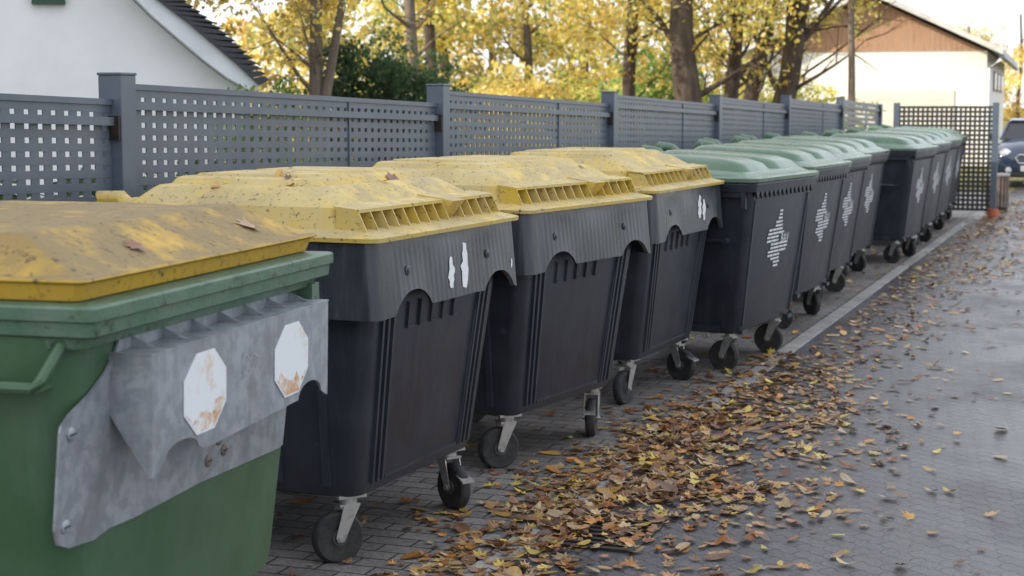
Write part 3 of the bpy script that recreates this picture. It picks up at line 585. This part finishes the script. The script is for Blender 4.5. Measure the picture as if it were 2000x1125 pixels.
big=[(1235,33,.15,(.0,.0),'straight slim dark trunk standing alone left of the trunk cluster'),(1345,31,.29,(-.01,.0),'thickest dark trunk, leftmost of the trunk cluster beside the wooden gable'),
     (1400,33,.17,(.10,.03),'slanting trunk just right of the thickest trunk'),(1445,35,.19,(.15,.02),'leaning trunk in the middle of the cluster'),(1500,32,.25,(.12,-.02),'stout leaning trunk in front of the wooden gable'),(1660,30,.075,(.0,.0),'thin mossy trunk in front of the white garage building')]
for i,(px,fw,r,ln,l) in enumerate(big):
    x,y=P(px,fw); make_tree(x,y,8,r,ln,50+i,sparse,4.2+(i%2)*.4,l,None,bark='bark2' if i==5 else 'bark',limbs=18 if i<5 else 5,cs=1.0 if i<5 else .6,z0=.2)
x,y=P(618,20); make_tree(x,y,6,.105,(.02,.0),71,near,3.1,'pale twin-stemmed tree with yellow leaves beside the white house',None,bark='bark2',limbs=16,cs=1.2,crown_off=(-.70,-.3),z0=.3,fork=True)
x,y=P(806,27); make_tree(x,y,8,.12,(-.01,.0),72,sparse,4.4,'tall pale trunk behind the dark green shrub',None,bark='bark2',limbs=8,z0=.3)
x,y=P(852,30); make_tree(x,y,8,.13,(-.02,.0),73,cy[1],5.0,'trunk just right of the tall pale trunk, behind the dark green shrub',None,limbs=8,z0=.3,cs=.7)
def shrub(px,fw,mesh,z,sc,label,cat='shrub'):
    x,y=P(px,fw); root=empty('evergreen_shrub' if mesh is bushm else 'shrub',(x,y,0)); tag(root,label,cat)
    b=MB(); b.tube([(0,0,0),(.03,0,z*.6),(0,.02,z)],[.05,.04,.02],8); b.build('stem',M['bark'],root,smooth=60)
    o=bpy.data.objects.new('foliage',mesh); C.objects.link(o); o.parent=root; o.location=(0,0,z); o.scale=sc if isinstance(sc,tuple) else (sc,)*3
shrub(715,23,bushm,1.6,(1.0,1.0,1.15),'dark evergreen shrub, left one of the pair behind the second fence panel')
shrub(805,24,bushm,1.45,(1.0,1.0,1.05),'dark evergreen shrub, right one of the pair behind the second fence panel')
shrub(525,13.5,lgm,1.45,(.42,.42,.5),'small fresh green shrub peeping over the fence beside the house')
shrub(330,9.5,bushm,.8,(1.1,.7,.6),'low dark green shrub seen through the fence below the white house')
shrub(80,8.6,bushm,.75,(1.1,.7,.6),'low dark green shrub seen through the leftmost fence panel')
shrub(560,12.5,lgm,.6,(1.1,.8,.8),'low light green shrub seen through the lattice right of the house')
shrub(1290,38,lgm,2.0,(1.3,1.3,1.3),'light green shrub left of the thickest trunk')
# ------------------------------------------------------------------ white house (left)
hx,hy=P(505,14); ha=math.atan2(.574,.819); house=empty('white_house',(hx,hy,0),ha); tag(house,'white rendered house with curved dark tiled roof edge behind the fence','house')
def onhouse(px,py):
    dx,dz=(px-1000)/FP,-(py-562.5)/FP
    fw=math.cos(TH)+dz*math.sin(TH); vz=-math.sin(TH)+dz*math.cos(TH); r=dx
    d=Vector((-fw*math.sin(PH)+r*math.cos(PH),fw*math.cos(PH)+r*math.sin(PH),vz)); o=Vector((0,0,H))
    n=Vector((-.574,.819,0)); t=(Vector((hx,hy,0))-o).dot(n)/d.dot(n); p=o+d*t; q=p-Vector((hx,hy,0))
    return q.x*.819+q.y*.574, p.z
top=[onhouse(*p) for p in ((345,0),(385,30),(425,62),(465,98),(495,130),(517,160))]
low=[onhouse(*p) for p in ((300,0),(328,22),(368,52),(415,92),(455,126),(500,168))]
inn=[onhouse(*p) for p in ((262,0),(296,34),(342,74),(396,120),(440,153),(492,182))]
def ext(c,a=2.2,bb=.9): return [(c[0][0]-a,c[0][1]+2.9),(c[0][0]-bb,c[0][1]+1.03)]+c
top,low,inn=ext(top,2.15,.8),ext(low),ext(inn)
b=MB(); wall=[(-9,0),(inn[-1][0]-.02,0)]+[(u-.01,z) for u,z in inn[::-1]]+[(-6,inn[0][1])]+[(-9,inn[0][1]-3)]
n=len(wall); b.add([(u,0,z) for u,z in wall]+[(u,9,z) for u,z in wall],[tuple(range(n)),tuple(range(2*n-1,n-1,-1))]+[((i+1)%n,i,n+i,n+(i+1)%n) for i in range(n)])
b.build('wall',M['render'],house)
b=MB(); n=len(inn)
for i in range(n-1):
    a0,a1,c0,c1=inn[i],inn[i+1],low[i],low[i+1]
    b.add([(a0[0],-.25,a0[1]),(a1[0],-.25,a1[1]),(c1[0],-.25,c1[1]),(c0[0],-.25,c0[1]),(a0[0],0.02,a0[1]),(a1[0],0.02,a1[1]),(c1[0],0.02,c1[1]),(c0[0],0.02,c0[1])],[(0,1,2,3),(0,4,5,1),(3,2,6,7),(1,5,6,2)])
b.build('barge_board',M['barge'],house)
b=MB()
for i in range(n-1):
    a0,a1,c0,c1=low[i],low[i+1],top[i],top[i+1]
    m_=3
    for k in range(m_):
        t0,t1=k/m_,(k+1)/m_; L_=lambda p,q,t:(p[0]+(q[0]-p[0])*t,p[1]+(q[1]-p[1])*t)
        p0,p1,q0,q1=L_(a0,a1,t0),L_(a0,a1,t1),L_(c0,c1,t0),L_(c0,c1,t1); q1=(q1[0]+.012,q1[1]+.018)
        b.add([(p0[0],-.29,p0[1]),(p1[0],-.29,p1[1]),(q1[0],-.29,q1[1]),(q0[0],-.29,q0[1]),(p0[0],9.2,p0[1]),(p1[0],9.2,p1[1]),(q1[0],9.2,q1[1]),(q0[0],9.2,q0[1])],[(0,1,2,3),(7,6,5,4),(0,4,5,1),(3,2,6,7),(1,5,6,2),(0,3,7,4)])
b.build('roof',M['tile'],house)
u0,z0=onhouse(62,8); u1,_=onhouse(128,8)
b=MB(); b.box(u0,u1,-.06,-.005,z0,z0+1.3); wf=b.build('window_frame',M['shutter'],house)
b=MB(); b.box(u0+.06,u1-.06,-.066,-.061,z0+.06,z0+1.24); b.build('pane',M['glass'],wf)
nb=empty('added_shade_house',(-15.5,-1,0)); tag(nb,'unseen house-shaped sun blocker added left of the row to shade the containers','house')  # out-of-view block, added to keep direct sun off the container row
b=MB(); b.box(-4,4,-13,12.4,0,8.2); b.build('wall',M['render'],nb)
b=MB(); b.add([(-4.5,-13.5,8.21),(4.5,-13.5,8.21),(4.5,12.8,8.21),(-4.5,12.8,8.21),(0,-13.5,12.5),(0,12.8,12.5)],[(0,1,4),(2,3,5),(1,2,5,4),(3,0,4,5),(3,2,1,0)]); b.build('roof',M['tile'],nb)
# ------------------------------------------------------------------ garage building
gx,gy=P(1925,46.7); gar=empty('garage_building',(gx,gy,0),R(2.1)); tag(gar,'cream garage building with brown boarded gable beyond the fence','building')
b=MB(); b.box(-6.6,0,0,16,0,3.23); b.build('wall',M['cream'],gar)
b=MB()
for k in range(44):
    u0=-6.6+k*.15; u1=u0+.143; h=lambda u: 3.23+1.55*(1-abs(u+3.3)/3.3)
    vs=[(u0,-.03,3.235),(u1,-.03,3.235),(u1,-.03,max(3.24,h(u1)-.02)),(u0,-.03,max(3.24,h(u0)-.02)),(u0,.02,3.235),(u1,.02,3.235),(u1,.02,max(3.24,h(u1)-.02)),(u0,.02,max(3.24,h(u0)-.02))]
    b.add(vs,[(0,1,2,3),(7,6,5,4),(0,3,7,4),(1,5,6,2),(3,2,6,7)])
b.build('gable_boards',M['wood'],gar)
b=MB()
for s in (-1,1):
    e=-3.3+s*3.75; ze=3.10; zr=4.86
    b.add([(-3.3,-.7,zr),(e,-.7,ze),(e,16.4,ze),(-3.3,16.4,zr),(-3.3,-.7,zr+.16),(e,-.7,ze+.16),(e,16.4,ze+.16),(-3.3,16.4,zr+.16)],[(0,1,2,3),(7,6,5,4),(0,4,5,1),(1,5,6,2),(2,6,7,3)])
b.build('roof',mat('pale_roof',(.62,.61,.58),(.5,.49,.47),3,rough=.7),gar)
b=MB(); b.box(-3.76,-.87,-.03,-.004,0,2.14)
for k in range(7): b.box(-3.76,-.87,-.045,-.031,.05+k*.3,.32+k*.3)
b.build('garage_door',M['door'],gar)
b=MB(); b.tube([(.42,-.6,3.05),(.42,16,3.05)],.07,10); b.build('gutter',M['fence'],gar,smooth=60)
b=MB(); b.tube([(.40,-.3,3.0),(.08,-.12,2.75),(.08,-.12,0)],.05,10); b.build('downpipe',M['barge'],gar,smooth=60)
for yy in (5.0,8.0,11.0):
    b=MB(); b.box(.0,.05,yy,yy+1.6,2.15,2.75); wf=b.build('window_frame',M['binwood'],gar); b=MB(); b.box(.051,.056,yy+.06,yy+1.54,2.2,2.7); b.build('pane',M['glass'],wf)
# ------------------------------------------------------------------ litter bin
lx,ly=P(1953,26.6); lb=empty('litter_bin',(lx,ly,.01)); tag(lb,'small brown slatted litter bin beside the foot of the lattice screen','litter bin')
b=MB()
for k in range(18): b.box(.165,.185,-.022,.022,.05,.56,Matrix.Rotation(2*PI*k/18,4,'Z'))
b.build('slats',M['binwood'],lb)
b=MB(); b.lathe((0,0,0),(0,0,1),[(.155,.04),(.16,.55),(.12,.55)],20); b.build('liner',M['fencedark'],lb,smooth=40)
b=MB(); b.lathe((0,0,0),(0,0,1),[(.195,.55),(.195,.585),(.15,.59),(.15,.55)],24); b.build('top_ring',M['steel'],lb,smooth=40)
b=MB(); b.lathe((0,0,0),(0,0,1),[(.17,0),(.17,.04),(.1,.045)],20); b.build('base',M['iron'],lb,smooth=40)
# ------------------------------------------------------------------ car
cx_,cy_=P(1940,34.0); car=empty('parked_car',(cx_+.84,cy_,.01)); tag(car,'dark blue small hatchback with round headlights parked facing the camera','car')
def sec(y,pts): return [(x,y,z) for x,z in pts]+[(-x,y,z) for x,z in pts[::-1]]
def bodyring(y,wd,zl,zh,zt): return sec(y,[(wd*.9,zl),(wd,zl+.12),(wd,(zl+zh)/2+.05),(wd*.96,zh-.04),(wd*.86,zh),(wd*.4,zt)])
b=MB(); b.loft([bodyring(.0,.66,.30,.66,.70),bodyring(.06,.76,.24,.72,.78),bodyring(.25,.82,.20,.80,.88),bodyring(.8,.84,.18,.90,.97),bodyring(1.15,.84,.18,.94,1.0),bodyring(3.2,.84,.18,.96,1.0),bodyring(3.6,.80,.22,.9,.98),bodyring(3.7,.74,.3,.8,.85)]); b.build('body',M['carpaint'],car,smooth=50)
b=MB(); b.loft([sec(1.10,[(.74,.96),(.735,.97)]),sec(1.62,[(.76,.96),(.60,1.34)]),sec(3.2,[(.76,.96),(.60,1.34)]),sec(3.5,[(.74,.94),(.66,1.0)])]); b.build('windows',M['glass'],car,smooth=20)
b=MB(); b.loft([sec(1.58,[(.60,1.335),(.56,1.37)]),sec(1.9,[(.64,1.34),(.58,1.405)]),sec(3.1,[(.64,1.34),(.58,1.40)]),sec(3.35,[(.60,1.32),(.56,1.35)])])
for s in (-1,1): b.tube([(s*.74,1.10,.97),(s*.61,1.60,1.34)],.03,8)
b.build('roof',M['carpaint'],car,smooth=40)
for s in (-1,1):
    b=MB(); b.lathe((s*.58,.07,.66),(s*.12,-1,.25),[(.135,-.06),(.135,.03),(.105,.035)],24); h_=b.build('headlight_ring',M['chrome'],car,smooth=40)
    b=MB(); b.lathe((s*.58,.07,.66),(s*.12,-1,.25),[(.105,.02),(.08,.05),(.03,.062)],24); b.build('headlight_lens',M['lamp'],h_,smooth=60)
    b=MB(); b.lathe((s*.50,.02,.36),(0,-1,0),[(.06,-.03),(.06,.02),(.03,.025)],18); b.build('fog_lamp',M['lamp'],car,smooth=40)
    b=MB(); b.tube([(s*.80,1.25,1.0),(s*.92,1.22,1.04),(s*1.0,1.24,1.05)],[.03,.075,.06],10); b.build('mirror',M['carpaint'],car,smooth=60)
b=MB()
b.tube([(-.36,.0,.60),(-.30,-.015,.67),(.30,-.015,.67),(.36,.0,.60),(.30,.0,.50),(-.30,.0,.50),(-.36,.0,.60)],.02,8)
for k in range(3): b.box(-.31,.31,-.015,.0,.53+k*.04,.545+k*.04)
b.build('grille',M['chrome'],car,smooth=50)
b=MB(); b.box(-.26,.26,-.03,-.01,.34,.45); b.build('number_plate',M['white'],car)
b=MB(); b.box(-.55,.55,-.015,.05,.24,.32); b.build('lower_intake',M['fencedark'],car)
for s in (-1,1):
    for yy in (.65,3.05):
        b=MB(); b.lathe((s*.76,yy,.30),(s,0,0),[(.19,-.09),(.28,-.09),(.30,-.06),(.30,.06),(.28,.09),(.19,.09)],28); t_=b.build('tyre',M['rubber'],car,smooth=40)
        b=MB(); b.lathe((s*.76,yy,.30),(s,0,0),[(.19,-.05),(.19,.08),(.15,.05),(.05,.085),(.01,.085)],20); b.build('wheel_rim',M['chrome'],t_,smooth=40)
# ------------------------------------------------------------------ leaves lying on the lids (dropped by ray)
bpy.context.view_layer.update(); dg=bpy.context.evaluated_depsgraph_get()
def drop(x,y):
    hit,loc,nor,_,_,_=S.ray_cast(dg,Vector((x,y,3)),Vector((0,0,-1))); return (loc,nor) if hit and loc.z>1 else (None,None)
rl=random.Random(21); drops=[]
special=[(-2.27,4.02,.065,(.42,.27,.17),'pale brown curled leaf on the sloping front of the nearest yellow lid'),(-2.20,3.35,.05,(.24,.10,.06),'small brown leaf near the front edge of the nearest yellow lid'),(-2.72,5.95,.085,(.22,.09,.08),'large dark reddish leaf on the lid of the black container beside the green one')]
for (x,y,s,c,l) in special: drops.append((x,y,s,c,l,None))
for k,(X,Y) in enumerate(((-2.97,5.8),(-2.95,7.47),(-2.93,9.28))):
    nm=['small dry leaf among others on the first yellow lid of the black containers','small dry leaf among others on the middle yellow lid','small dry leaf among others on the last yellow lid before the green lids'][k]
    gr=['small leaves on the first black container','small leaves on the middle lid','small leaves on the last yellow lid'][k]
    for _ in range((9,6,5)[k]): drops.append((X+rl.uniform(-.35,.42),Y+rl.uniform(-.5,.5),rl.uniform(.014,.035),random.choice(PAL[:7]),nm,gr))
for i,(x,y,s,c,l,gr) in enumerate(drops):
    loc,nor=drop(x,y)
    if loc is None: continue
    o=make_leaves('fallen_leaf',[(0,0,0,s,.12,c)],seed=100+i); o.location=loc+nor*.003; o.rotation_euler=nor.to_track_quat('Z','Y').to_euler(); tag(o,l,'leaf',gr)
